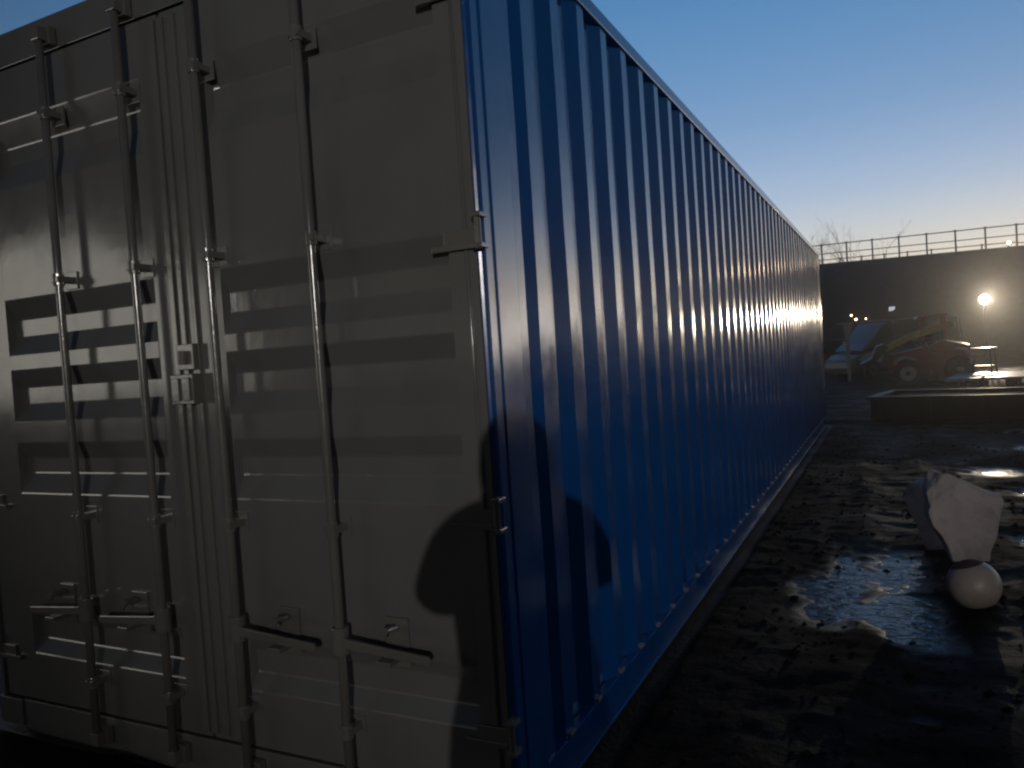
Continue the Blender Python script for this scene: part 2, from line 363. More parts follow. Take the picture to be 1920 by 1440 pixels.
# doors: grey pressed sheets with horizontal troughs
TR = [(2.630, 2.530, 2.455, 2.355), (1.883, 1.800, 1.724, 1.650), (1.582, 1.508, 1.434, 1.360), (1.269, 1.200, 1.136, 1.052), (.546, .490, .408, .350)]
DZ0, DZ1 = Z0 + .128, Z1 - .125
def door(x0, x1, tx0, tx1):
    zs = [(DZ0, 0)]
    for a, b_, c, d in reversed(TR): zs += [(d, 0), (c, .036), (b_, .036), (a, 0)]
    zs.append((DZ1, 0))
    # rolled bends: a narrow facet at every fold
    rz_ = [zs[0]]
    for i in range(1, len(zs) - 1):
        p = Vector((*zs[i], 0)); a = (Vector((*zs[i - 1], 0)) - p).normalized() * .0035; c = (Vector((*zs[i + 1], 0)) - p).normalized() * .0035
        rz_ += [tuple((p + a)[:2]), tuple((p + c)[:2])]
    zs = rz_ + [zs[-1]]
    full = []
    for i in range(len(zs) - 1):
        (za, ya), (zb, yb) = zs[i], zs[i + 1]
        k = max(1, int((zb - za) / .06)) if abs(ya - yb) < 1e-6 else (1 if abs(zb - za) < .008 else 2)
        for j in range(k): full.append((za + (zb - za) * j / k, ya + (yb - ya) * j / k))
    full.append(zs[-1])
    xs = [x0, x0 + .004, tx0, tx0 + .004] + [tx0 + .004 + (tx1 - tx0 - .008) * j / 16 for j in range(1, 16)] + [tx1 - .004, tx1, x1 - .004, x1]
    vs = []; fs = []; n = len(full)
    for i, x in enumerate(xs):
        inside = tx0 + .003 < x < tx1 - .003
        for (z, yd) in full:
            yy = yd if inside else 0.0
            if inside: yy += .0022 * nz(x * 2.2, z * 1.8, 3) + .0010 * nz(x * 6, z * 5, 6)
            if i in (0, len(xs) - 1): yy = .045
            vs.append((x, yy, z))
    for i in range(len(xs) - 1):
        for j in range(n - 1): fs.append((i * n + j, (i + 1) * n + j, (i + 1) * n + j + 1, i * n + j + 1))
    return MB().add(vs, fs).build('door', GREY, ct)
doorL = door(-2.565, -1.292, -2.347, -1.415)
doorR = door(-1.283, -.022, -1.075, -.123)
doorL['label'] = 'left grey door leaf with pressed troughs'; doorR['label'] = 'right grey door leaf with pressed troughs'
MB().box((-2.585, .048, DZ0 - .005), (-.012, .06, DZ1 + .005)).build('door_gasket', RUBBER, ct)
# raised frame strips and the overlap plate at the meeting edge
for dr, xa, xb in ((doorR, -1.283, -1.255), (doorR, -1.215, -1.196), (doorL, -1.330, -1.300)):
    MB().box((xa, -.012, DZ0 + .02), (xb, .002, DZ1 - .02)).build('edge_strip', STEEL, ct, parent=dr, bevel=.004)
MB().tube([(-.060, -.002, DZ0 + .05), (-.060, -.002, DZ1 - .05)], .006, 8).build('edge_strip', STEEL, ct, parent=doorR, smooth=True)
# locking rods with their guides, cams and levers
def rod(dr, x, zlev, lever_len):
    top = 2.90 if x < -1.2 else 2.92
    ro = MB().tube([(x, -.060, Z0 + .05), (x + .001, -.0605, 1.0), (x - .001, -.0595, 1.9), (x, -.060, top)], .0155, 14).build('locking_rod', STEEL, ct, parent=dr, smooth=True)
    for z, hh in ((2.58, .05), (1.925, .05), (.972, .05), (.30, .04)):
        gd = MB().box((x - .034, -.005, z - hh * .7), (x + .034, .003, z + hh * .7))
        gd.box((x - .022, -.079, z - .012), (x + .022, -.001, z + .012)).tube([(x, -.06, z - .024), (x, -.06, z + .024)], .021, 12)
        gd.build('rod_guide', STEEL, ct, parent=dr, bevel=.002)
    for z in (Z0 + .055, top - .01):
        MB().box((x - .024, -.078, z - .026), (x + .024, -.034, z + .026)).box((x - .034, -.040, z - .036), (x + .034, -.010, z + .036)).build('cam_keeper', STEEL, ct, parent=dr, bevel=.004)
    # lever, its hub on the rod and the catch that holds it
    lv = MB().tube([(x, -.06, zlev - .045), (x, -.06, zlev + .045)], .030, 12)
    sg_ = 1 if lever_len > 0 else -1; x2 = x + lever_len
    lv.prism([(x + sg_ * .02, zlev - .018), (x + sg_ * .06, zlev - .022), (x2, zlev - .040), (x2 + sg_ * .010, zlev - .028), (x2, zlev - .012), (x + sg_ * .06, zlev + .010), (x + sg_ * .02, zlev + .016)], 'y', -.080, -.068)
    lv.build('lever', STEEL, ct, parent=dr, bevel=.003)
    xc = x + lever_len * .55
    MB().box((xc - .045, -.012, zlev - .085), (xc + .045, .003, zlev + .075)).box((xc - .028, -.098, zlev - .055), (xc + .028, -.010, zlev - .038)).tube([(xc, -.02, zlev + .045), (xc, -.075, zlev + .052), (xc, -.094, zlev + .03)], .012, 8).build('lever_catch', STEEL, ct, parent=dr, bevel=.002)
rod(doorL, -1.884, .600, -.34); rod(doorL, -1.421 - .02, .600, -.34)
rod(doorR, -1.049 - .012, .600, .36); rod(doorR, -.600, .605, .35)
# lock box on the meeting edge
MB().box((-1.312, -.050, 1.405), (-1.196, -.012, 1.515)).box((-1.300, -.058, 1.418), (-1.262, -.049, 1.502)).box((-1.245, -.058, 1.418), (-1.208, -.049, 1.502)).build('lock_box', STEEL, ct, bevel=.003)
MB().box((-1.285, -.035, 1.530), (-1.200, -.012, 1.625)).tube([(-1.245, -.045, 1.55), (-1.245, -.045, 1.60)], .016, 10).build('lock_bracket', STEEL, ct, bevel=.003)
# hinges on both outer edges
for sgn, x in ((1, 0), (-1, XL)):
    for z in (2.62, 1.875, 1.03, .36):
        hx = -.012 if sgn > 0 else XL + .012
        h = MB().box((min(hx - sgn * .012, hx - sgn * .16), -.020, z - .048), (max(hx - sgn * .012, hx - sgn * .16), -.001, z - .030))
        h.box((min(hx - sgn * .012, hx - sgn * .12), -.012, z - .048), (max(hx - sgn * .012, hx - sgn * .12), -.001, z + .012))
        h.tube([(hx + sgn * .012, -.034, z - .055), (hx + sgn * .012, -.034, z + .055)], .011, 12)
        h.box((min(hx, hx + sgn * .030), -.050, z + .038), (max(hx, hx + sgn * .030), -.004, z + .052))
        h.box((min(hx, hx + sgn * .030), -.050, z - .052), (max(hx, hx + sgn * .030), -.004, z - .038))
        h.build('hinge', STEEL, ct, bevel=.002)

# ------------------------------------------------------------------ stone, ball
def blobmesh(name, prof_fn, mat, origin, label, cat, sub=4):
    bm = bmesh.new(); bmesh.ops.create_icosphere(bm, subdivisions=sub, radius=1)
    for v in bm.verts: v.co = prof_fn(v.co.copy())
    me = bpy.data.meshes.new(name); bm.to_mesh(me); bm.free(); me.materials.append(mat)
    o = bpy.data.objects.new(name, me); col.objects.link(o); o.location = origin
    return tag(o, label, cat)
# stone: convex hull of hand-placed corner points, roughened
def stone(name, pts, loc, rz, label, rough=.012):
    bm = bmesh.new()
    for p in pts: bm.verts.new(p)
    r = bmesh.ops.convex_hull(bm, input=bm.verts[:])
    bmesh.ops.delete(bm, geom=[e for e in r['geom_unused'] if isinstance(e, bmesh.types.BMVert)], context='VERTS')
    bmesh.ops.bevel(bm, geom=bm.edges[:], offset=.007, segments=1, affect='EDGES')
    bmesh.ops.triangulate(bm, faces=bm.faces[:])
    bmesh.ops.subdivide_edges(bm, edges=bm.edges[:], cuts=3, use_grid_fill=True)
    for v in bm.verts:
        q = v.co * 7; p = v.co * 23
        v.co += Vector((noise.noise(q), noise.noise(q + Vector((9, 2, 1))), noise.noise(q + Vector((3, 8, 5))))) * rough * 2.2
        v.co += Vector((noise.noise(p), noise.noise(p + Vector((9, 2, 1))), noise.noise(p + Vector((3, 8, 5))))) * rough * .7
    bmesh.ops.recalc_face_normals(bm, faces=bm.faces)
    me = bpy.data.meshes.new(name); bm.to_mesh(me); bm.free(); me.materials.append(STONE)
    o = bpy.data.objects.new(name, me); col.objects.link(o); o.location = loc; o.rotation_euler.z = rz
    return o
st = stone('stone', [(-.06, -.10, -.03), (.13, -.10, -.03), (-.05, .10, -.03), (.12, .12, -.03),
                     (-.20, -.08, .30), (-.20, .10, .32), (.20, -.10, .24), (.235, .08, .26),
                     (.235, -.09, .40), (.225, .10, .40), (.02, -.10, .50), (.0, .10, .50), (-.10, -.06, .575), (-.16, .08, .56), (-.20, -.05, .46), (-.20, .08, .44)],
           (1.42, 3.72, .0), R(8), '')
tag(st, 'pale stone block standing on its narrow end in the mud behind the round ball', 'stone')
st2 = stone('stone', [(.02, -.05, -.03), (.14, -.05, -.03), (.02, .10, -.03), (.14, .12, -.03), (-.12, -.04, .33), (-.10, .10, .34), (.05, -.06, .45), (.07, .10, .46), (.14, -.04, .30), (-.06, -.04, .44), (-.04, .10, .44), (-.13, .03, .38)],
            (1.215, 4.02, .0), R(-12), '')
tag(st2, 'small dull stone leaning against the left side of the taller pale stone', 'stone')
ballr = thing('ball', (1.405, 2.70, -.006), 'dull beige round ball with a dark cap in front of the pale stone', 'ball')
bm = bmesh.new(); bmesh.ops.create_uvsphere(bm, u_segments=48, v_segments=32, radius=.131)
bmesh.ops.translate(bm, verts=bm.verts, vec=(0, 0, .128))
me = bpy.data.meshes.new('shell'); bm.to_mesh(me); bm.free(); me.materials.append(BALL)
for p in me.polygons: p.use_smooth = True
bo = bpy.data.objects.new('shell', me); col.objects.link(bo); bo.parent = ballr
cp = MB().lathe([(.1328 * math.cos(a_), .1328 * math.sin(a_)) for a_ in [R(38 - 3.8 * i) for i in range(11)]] , (0, 0, 0), 'z')
Mt = Matrix.Translation((1.405, 2.70, .122)) @ Matrix.Rotation(R(-16), 4, 'Y') @ Matrix.Rotation(R(-4), 4, 'X')
cp.v = [tuple(Mt @ Vector(p)) for p in cp.v]
cp.build('cap', RUST, ballr, smooth=True)

# ------------------------------------------------------------------ raised road with its retaining wall and railings
def wy(x): return 51.55 - .19 * (x + 2.8)
def top(x):
    if x < 9: return 6.27 - .032 * (x + 2.8)
    return max(.15, 6.27 - .032 * 11.8 - (x - 9) * .30)
rw = MB(); xs = [-60 + i * 3 for i in range(31)]; vs = []; fs = []
for x in xs: vs += [(x, wy(x), -.2), (x, wy(x) - .0, top(x) - .25), (x, wy(x) - .10, top(x) - .25), (x, wy(x) - .10, top(x)), (x, wy(x) + .35, top(x)), (x, wy(x) + .35, top(x) - .15), (x, wy(x) + 9.5, top(x) - .15), (x, wy(x) + 9.5, -.2)]
for i in range(len(xs) - 1):
    for k in range(8): fs.append((i * 8 + k, (i + 1) * 8 + k, (i + 1) * 8 + (k + 1) % 8, i * 8 + (k + 1) % 8))
fs += [tuple(range(8)), tuple(range((len(xs) - 1) * 8, len(xs) * 8))]
rwr = thing('road_viaduct', (0, 51.5, 0), 'long dark concrete retaining wall carrying a raised road across the back of the yard', 'viaduct')
rw.add(vs, fs).build('retaining_wall', CONC, rwr)
def railing(off, label, sp=1.47, hgt=1.22, ph=0):
    rl = thing('guard_railing', (0, 51.5 + off, 5.9), label, 'railing')
    pr = []
    x = -13 + ph
    while x < 13:
        z = top(x) - (0 if off < 1 else .15); y = wy(x) + off
        MB().box((x - .045, y - .04, z - .02), (x + .045, y + .04, z + hgt)).box((x - .075, y - .06, z + hgt), (x + .075, y + .06, z + hgt + .05)).build('post', GALV, rl)
        pr.append((x, y, z)); x += sp
    for hh, r_ in ((hgt - .02, .035), (hgt * .52, .03)):
        MB().tube([(p[0], p[1] - .06, p[2] + hh) for p in pr], r_, 6).build('rail', GALV, rl)
railing(.12, 'galvanised two rail guard railing along the near edge of the raised road')
railing(8.8, 'lower looking second guard railing along the far edge of the raised road', sp=1.47, ph=.6)

# ------------------------------------------------------------------ bare trees beyond the raised road
def tree(x, y, h, seed, label):
    rnd = random.Random(seed); tr = thing('bare_tree', (x, y, 0), label, 'tree', 'bare trees beyond the raised road')
    trunk = MB(); crown = MB()
    def grow(p, d, ln, r, lev):
        n = 4; pts = [p]; rs = [r]
        for i in range(n):
            d = (d + Vector((rnd.uniform(-1, 1), rnd.uniform(-1, 1), rnd.uniform(-.1, .5))) * .14).normalized()
            p = p + d * ln / n; pts.append(p); rs.append(r * (1 - .55 * (i + 1) / n))
        (trunk if lev == 0 else crown).tube(pts, rs, 5 if lev < 3 else 3, caps=False)
        if lev < 5:
            for k in range(rnd.choice((2, 3, 3)) + (2 if lev == 0 else 0)):
                q = pts[rnd.randint(1 if lev else 2, n)]
                nd = (d + Vector((rnd.uniform(-1, 1), rnd.uniform(-1, 1), rnd.uniform(-.1, .6))) * .85).normalized()
                grow(q, nd, ln * rnd.uniform(.5, .72), max(.006, r * .42), lev + 1)
    grow(Vector((x, y, -.1)), Vector((0, 0, 1)), h * .48, h * .011, 0)
    trunk.build('trunk', BARK, tr); crown.build('crown', BARK, tr)
for (x, y, h, sd, lb) in ((-5.2, 84, 14.6, 3, 'bare tree above the end of the container, leftmost of the row behind the railing'),
                          (-2.4, 88, 15.2, 5, 'tallest bare tree behind the railing just right of the container end'),
                          (.3, 80, 12.6, 8, 'thin bare tree behind the railing, right of the tallest one')):
    tree(x, y, h, sd, lb)

# ------------------------------------------------------------------ floodlights
def lamp_light(name, parent, loc, energy, colr, rad, spot=None, aim=None):
    ld = bpy.data.lights.new(name, 'SPOT' if spot else 'POINT'); ld.energy = energy; ld.color = colr; ld.shadow_soft_size = rad
    lo = bpy.data.objects.new(name, ld); col.objects.link(lo); lo.parent = parent; lo.location = loc
    if spot:
        ld.spot_size = R(spot); ld.spot_blend = 1.0 if spot < 30 else .6
        d = Vector(aim) - (parent.matrix_basis @ Vector(loc)); q = d.to_track_quat('-Z', 'Y')
        lo.rotation_mode = 'QUATERNION'; lo.rotation_quaternion = parent.matrix_basis.to_quaternion().inverted() @ q
    return lo
def flood(loc, height, aim, label, energy, colr, lensmat, size=.22, spot=150, rad=.12, group=None, base_h=0):
    """lamp on a pole: pole, housing with a glass face, bracket"""
    yaw = math.atan2(aim[1] - loc[1], aim[0] - loc[0])
    f = thing('floodlight', loc, label, 'floodlight', group, rz=yaw)
    def B(mb, nm, mat, **k): return mb.build(nm, mat, f, origin=(0, 0, 0), **k)
    if base_h < .01: B(MB().tube([(0, 0, -.1), (0, 0, height)], [.06, .04], 10), 'pole', DARKST, smooth=True)
    else: B(MB().tube([(0, 0, 0), (0, 0, height)], .03, 8), 'pole', DARKST)
    s = size
    B(MB().box((-.03, -s * .6, height - .02), (.04, s * .6, height + .02)).box((.0, -s * .62, height - .02), (.03, -s * .56, height + s * .7)).box((.0, s * .56, height - .02), (.03, s * .62, height + s * .7)), 'bracket', DARKST)
    h = B(MB().prism([(.02, height + .05), (.02, height + s * .9), (.10, height + s * 1.05), (.10, height - .02)], 'y', -s * .55, s * .55), 'housing', DARKST, bevel=.01)
    g_ = MB().lathe([(.101, s * .46), (.112, s * .46), (.13, s * .36), (.14, s * .2), (.142, .001)], (0, 0, height + s * .5), 'x', 24).build('lamp_glass', lensmat, f, origin=(0, 0, 0), parent=h)
    if energy: lamp_light('lamp_light', f, (.112 + rad + .02, 0, height + s * .5), energy, colr, rad, spot, aim)
    return f
# the bright yard lamp in view
flood((4.875, 38.95, 0), 2.55, (8, 0, 1.0), 'bright warm floodlight shining at the camera from the right of the yard', 3000, WARM, LENS, size=.46, spot=40, rad=.14)
fb = flood((7.2, wy(7.2) + .1, top(7.2)), .12, (4, 20, 1), 'small lit lamp at the foot of the railing on top of the raised road', 120, (1, .7, .4), LENS2, size=.20, spot=160, rad=.1, base_h=1)
# the lamp behind the camera throws the photographer's shadow on the container
flood((11.6, -22.2, 0), 4.75, (.35, .9, 2.35), 'tall yard floodlight behind the camera, lighting the container corner', 5600, (1, .95, .92), LENS, size=.35, spot=17, rad=.10)

# an unseen shed, added so its glowing windows mirror in the glossy doors
WIN = glow('reflection_glow', (1.0, .94, .83), 1.7); WIN2 = glow('dim_reflection_glow', (1.0, .90, .74), 1.2)
sh = thing('added_lit_shed', (-20.6, -13.3, 0), 'unseen added shed behind the camera on the left, its glowing windows made for the door reflections', 'shed', rz=math.atan2(13.3, 19.3))
def B(mb, nm, mat, **k): return mb.build(nm, mat, sh, origin=(0, 0, 0), **k)
B(MB().box((-4, -7.5, 0), (0, 6, 6.2)), 'wall', CONC); B(MB().prism([(-4.3, 6.2), (-2, 7.2), (.3, 6.2)], 'y', -7.7, 6.2), 'roof', DARKST)
WIN3 = glow('faint_reflection_glow', (1.0, .88, .70), .7)
for k, (ya, yb, za, zb, mt) in enumerate(((-4.9, -4.0, 1.2, 4.4, WIN3), (-3.9, -3.0, 1.1, 4.8, WIN), (-2.9, -1.75, 1.1, 4.9, WIN), (-1.65, -.5, 1.1, 5.6, WIN), (-.4, .75, 1.1, 5.9, WIN), (.85, 2.0, 1.1, 5.9, WIN), (2.1, 3.1, 1.3, 5.7, WIN2), (3.2, 4.2, 1.4, 4.4, WIN2), (4.3, 5.3, 1.4, 4.2, WIN3))):  # sizes and glow shaped to the bright patches in the door paint
    w_ = B(MB().box((.0, ya - .05, za - .05), (.02, yb + .05, zb + .05)), 'window', DARKST)
    MB().box((.021, ya, za), (.03, yb, zb)).build('pane', mt, sh, origin=(0, 0, 0), parent=w_)


# small lights and a lit panel along the retaining wall
for (x, z, s, mt, lb) in ((-1.166, 2.83, .06, LENS2, 'tiny lamp on the dark wall, upper one of the pair nearest the container'),
                          (-.906, 2.56, .075, LENS2, 'tiny lamp on the dark wall, brighter lower one of the pair nearest the container'),
                          (-.334, 2.56, .05, LENS2, 'tiny lamp on the dark wall, alone to the right of the pair')):
    r_ = thing('wall_lamp', (x, wy(x) - .02, z), lb, 'wall lamp', 'tiny lamps on the dark retaining wall')
    y0 = wy(x) - .02
    MB().box((x - s, y0 - .05, z - s), (x + s, y0, z + s)).build('lamp_housing', DARKST, r_, bevel=.01)
    MB().lathe([(y0 - .11 - 0, .001), (y0 - .10, s * .5), (y0 - .055, s * .8)], (x, 0, z), 'y', 12).build('lamp_glass', mt, r_, smooth=True)
sg = thing('wall_sign', (1.13, wy(1.13) - .02, 3.02), 'small pale backlit sign with a slanted lower edge on the dark wall', 'sign')
y0 = wy(1.13) - .02
MB().prism([(.94, 2.86), (1.24, 2.90), (1.34, 3.0), (1.34, 3.20), (.94, 3.18)], 'y', y0 - .06, y0).build('frame', DARKST, sg)
MB().prism([(.97, 2.89), (1.23, 2.93), (1.31, 3.02), (1.31, 3.17), (.97, 3.15)], 'y', y0 - .07, y0 - .061).build('glass', SIGNGLOW, sg)

# ------------------------------------------------------------------ steel post with a head plate
pr = thing('steel_post', (-.26, 25.95, 0), 'pale grey steel post with a wide head plate standing right of the container end', 'post')
MB().prism([(-.30, 0), (-.21, 0), (-.17, 1.55), (-.12, 1.80), (-.12, 1.93), (-.36, 1.93), (-.36, 1.80), (-.33, 1.55)], 'y', 25.88, 26.02).build('upright', PALE, pr, bevel=.01)
MB().box((-.56, 25.85, 1.93), (-.08, 26.05, 1.965)).build('head_plate', PALE, pr)

# ------------------------------------------------------------------ vehicles: local frame, +x is the nose, +y the left side
def wheel(root, x, y, r, wd, rimmat, nm='wheel', rim=.58):
    s = 1 if y > 0 else -1
    o = MB().lathe([(y - wd / 2, r * rim), (y - wd / 2, r * .90), (y - wd * .34, r * .99), (y, r), (y + wd * .34, r * .99), (y + wd / 2, r * .90), (y + wd / 2, r * rim)], (x, 0, r), 'y', 32).build(nm, TYRE, root, origin=(0, 0, 0), smooth=False)
    f_ = y + s * wd * .38
    MB().lathe([(f_ - s * .05, r * rim), (f_ + s * .02, r * rim), (f_ + s * .025, r * rim * .92), (f_, r * rim * .80), (f_, r * rim * .42), (f_ - s * .03, r * rim * .30), (f_ + s * .02, r * rim * .26), (f_ + s * .02, .001)], (x, 0, r), 'y', 28).build('rim', rimmat, root, parent=o, origin=(0, 0, 0))
    MB().lathe([(f_ + s * .02, r * rim * .30), (f_ + s * .05, r * rim * .26), (f_ + s * .05, .001)], (x, 0, r), 'y', 14).build('hub', DARKST, root, parent=o, origin=(0, 0, 0))
    return o
def loft(sections):
    """sections: list of (x, [(y, z) ...]) half outlines from centre bottom to centre top; mirrored"""
    mb = MB(); n = None; vs = []; fs = []
    for x, half in sections:
        ring = [(x, yy, zz) for yy, zz in half] + [(x, -yy, zz) for yy, zz in reversed(half)]
        n = len(ring); vs += ring
    for i in range(len(sections) - 1):
        for k in range(n): fs.append((i * n + k, (i + 1) * n + k, (i + 1) * n + (k + 1) % n, i * n + (k + 1) % n))
    fs += [tuple(range(n)), tuple(range((len(sections) - 1) * n, len(sections) * n))]
    return mb.add(vs, fs)
def car(name, loc, rz, label, cat, bodym, h=1.45, ln=4.2, van=False, roofm=None):
    c = thing(name, loc, label, cat, rz=rz); hw = .84
    def B(mb, nm, mat, **k):
        return mb.build(nm, mat, c, origin=(0, 0, 0), **k)
    f = ln / 2
    def lo(zt, w_): return [(0, .24), (w_ * .9, .24), (w_, .40), (w_, zt * .8), (w_ * .96, zt), (0, zt + .02)]
    bh = .86 if not van else 1.0
    secs = [(-f, lo(bh * .82, hw * .86)), (-f + .12, lo(bh * .98, hw * .96)), (-f + .7, lo(bh, hw)), (0, lo(bh, hw)), (f - 1.15, lo(bh, hw)), (f - .35, lo(bh * .86, hw * .96)), (f - .06, lo(bh * .72, hw * .86)), (f, lo(bh * .6, hw * .8))]
    body = B(loft(secs), 'body', bodym, bevel=.015)
    if van: gl = [(-f + .02, bh, h - .03, .80), (-f + .2, bh, h, .80), (f - 1.5, bh, h, .80), (f - .75, bh, bh + .25, .78), (f - .45, bh, bh + .02, .78)]
    else: gl = [(-f + .25, bh, bh + .05, .76), (-f + .75, bh, h - .04, .66), (-.2, bh, h, .64), (.45, bh, h - .06, .64), (f - 1.0, bh, bh + .04, .74)]
    sec = [(x, [(0, z0 - .02), (w_, z0 - .02), (w_, z0 + (z1 - z0) * .3), (w_ - .08, z1 - .02), (0, z1)]) for x, z0, z1, w_ in gl]
    B(loft(sec), 'cabin_glass', GLASS, bevel=.01)
    xs_ = [g_[0] for g_ in gl]
    ra, rb = (gl[1], gl[2]) if van else (gl[1], gl[3])
    rf_ = MB(); 
    rf_.add([(ra[0] - .05, s_ * (ra[3] - .07), ra[2] - .02) for s_ in (-1, 1)] + [(rb[0] + .05, s_ * (rb[3] - .07), rb[2] - .02) for s_ in (-1, 1)] +
            [(ra[0] - .05, s_ * (ra[3] - .12), ra[2] + .03) for s_ in (-1, 1)] + [(rb[0] + .05, s_ * (rb[3] - .12), rb[2] + .03) for s_ in (-1, 1)],
            [(0, 1, 3, 2), (4, 6, 7, 5), (0, 4, 5, 1), (2, 3, 7, 6), (0, 2, 6, 4), (1, 5, 7, 3)])
    B(rf_, 'roof', roofm or bodym, bevel=.01)
    for s_ in (-1, 1):
        for xp, wd in ((gl[0][0] + .12, .10), (gl[2][0] - .2, .07)):
            B(MB().tube([(xp, s_ * (gl[0][3] + .01), bh), (xp + (.35 if xp < 0 and not van else 0), s_ * (gl[1][3] - .05), h - .03)], wd * .4, 6), 'pillar', bodym)
        B(MB().lathe([(0, .10), (.03, .085), (.045, .001)], (f - .09, s_ * .58, bh * .66), 'x', 16), 'headlight', GLASS)
        B(MB().box((-f - .01, s_ * .74 - .07, bh * .62), (-f + .05, s_ * .74 + .07, bh * .80)), 'tail_lamp', REDGLOW, bevel=.01)
        B(MB().box((f - 1.45, s_ * .86 - .02, bh + .02), (f - 1.36, s_ * .98 + .02, bh + .14)), 'mirror', bodym, bevel=.01)
    B(MB().box((f - .03, -.7, .26), (f + .06, .7, .42)), 'bumper', DARKST, bevel=.03); B(MB().box((-f - .06, -.7, .28), (-f + .03, .7, .44)), 'bumper', DARKST, bevel=.03)
    for x in (f - .80, -f + .80):
        for y in (-.76, .76): wheel(c, x, y, .32, .2, GALV)
    return c, B, f, bh
car('parked_car', (-.95, 33.0, 0), R(-28), 'dark red parked car half hidden behind the far end of the container', 'car', RED)
c, B, f, bh = car('parked_van', (1.05, 28.3, 0), R(-142), 'grey van with a pale roof edge and pale front wing behind the steel post', 'van', GALV, h=1.98, ln=4.4, van=True, roofm=GALV)
# pale front wing and lower bumper corner
for s_ in (1,):
    B(MB().prism([(f - 1.25, .95), (f - .55, .90), (f - .25, .70), (f - .42, .62), (f - .48, .50), (f - .80, .66), (f - 1.1, .55)], 'y', s_ * .835, s_ * .865), 'front_wing', PALE, bevel=.01)
B(MB().box((f + .0, -.66, .44), (f + .03, .66, .60)), 'bumper_trim', PALE, bevel=.01)

# red compact loader with a raised yellow boom
ld = thing('compact_loader', (2.02, 23.6, 0), 'dark red compact loader with white rimmed wheel and raised yellow boom', 'loader', rz=R(183))
def B(mb, nm, mat, **k): return mb.build(nm, mat, ld, origin=(0, 0, 0), **k)
body = B(loft([(-1.0, [(0, .42), (.40, .42), (.46, .6), (.44, .95), (.36, 1.05), (0, 1.08)]), (-.35, [(0, .38), (.48, .38), (.52, .6), (.50, 1.12), (.42, 1.22), (0, 1.25)]), (.15, [(0, .38), (.48, .38), (.50, .6), (.46, 1.0), (.40, 1.05), (0, 1.06)]), (1.05, [(0, .42), (.34, .42), (.38, .56), (.34, .82), (.28, .88), (0, .9)])]), 'body', RED, bevel=.02)
for xa, za, zb in ((-.42, 1.15, 1.95), (.12, 1.0, 1.90)):
    for ya in (-.42, .36): B(MB().box((xa, ya, za), (xa + .06, ya + .06, zb)), 'roll_bar', RED, bevel=.008)
B(MB().prism([(-.50, 1.93), (-.45, 2.0), (.28, 1.96), (.34, 1.88), (.28, 1.88), (-.46, 1.93)], 'y', -.48, .48), 'canopy', RED, bevel=.01)
B(MB().box((-.30, -.24, 1.08), (.06, .24, 1.18)).prism([(-.34, 1.1), (-.22, 1.1), (-.32, 1.55), (-.40, 1.52)], 'y', -.22, .22), 'seat', RUBBER, bevel=.02)
for s_ in (-1, 1):
    B(MB().prism([(-.62, 1.62), (-.50, 1.76), (.55, 1.44), (1.22, 1.10), (1.14, .98), (.5, 1.28)], 'y', s_ * .60 - .05, s_ * .60 + .05), 'boom', YELLOW, bevel=.01)
    B(MB().tube([(-.15, s_ * .56, .85), (.55, s_ * .58, 1.33)], [.045, .03], 8), 'boom_ram', GALV)
    B(MB().prism([(-.98, .52), (-1.02, .80), (-.86, .98), (-.60, 1.02), (-.60, .96), (-.82, .90), (-.93, .76), (-.90, .54)], 'y', s_ * .70 - .13, s_ * .70 + .13), 'mudguard', PALE, bevel=.008)
    B(MB().prism([(.98, .60), (.90, .76), (.66, .84), (.40, .74), (.44, .69), (.66, .77), (.85, .70), (.92, .58)], 'y', s_ * .62 - .12, s_ * .62 + .12), 'mudguard', PALE, bevel=.008)
    wheel(ld, .62, s_ * .58, .33, .24, WHITE, rim=.64)
    wheel(ld, -.68, s_ * .64, .38, .30, DARKST, rim=.5)
B(MB().prism([(1.10, 1.12), (1.45, .72), (1.80, .60), (1.86, .66), (1.55, .80), (1.40, 1.15), (1.20, 1.22)], 'y', -.72, .72), 'bucket', DARKST, bevel=.01)

# light rubble heap and pale tarpaulin right of the loader
tp = stone('rubble_sack', [(-.45, -.3, -.02), (.5, -.3, -.02), (-.4, .3, -.02), (.5, .3, -.02), (-.30, -.2, .42), (-.22, .1, .50), (.12, -.2, .26), (.4, -.1, .12), (.15, .2, .3)], (2.45, 24.2, 0), R(-10), '', .02)
tag(tp, 'slumped dull grey sack lying between the loader and the pale panels', 'sack')

# stacks of white panels on dark timber blocks
def panels(x0, x1, y, n, label, rz):
    p = thing('panel_stack', ((x0 + x1) / 2, y, 0), label, 'panel stack', 'flat white panels on timber blocks', rz=rz)
    hl = (x1 - x0) / 2
    for k in range(n):
        z = .225 + k * .034
        MB().box((-hl + random.uniform(0, .03), -1.35 + random.uniform(-.02, .02), z), (hl - random.uniform(0, .03), 1.35, z + .031)).build('panel', WHITE, p, origin=(0, 0, 0), bevel=.004)
    for xx in (-hl * .45, hl * .62):
        for yy in (-1.35, -.1, 1.1):
            MB().box((xx - .10, yy - .03, -.02), (xx + .10, yy + .2, .223)).build('timber_block', TIMBER, p, origin=(0, 0, 0), bevel=.008)
panels(2.42, 3.2, 21.2, 2, 'shorter pair of flat white panels on timber blocks, nearest the loader', R(-10))
panels(3.24, 5.2, 21.0, 2, 'longer pair of flat white panels on timber blocks, running out of frame', R(-10))
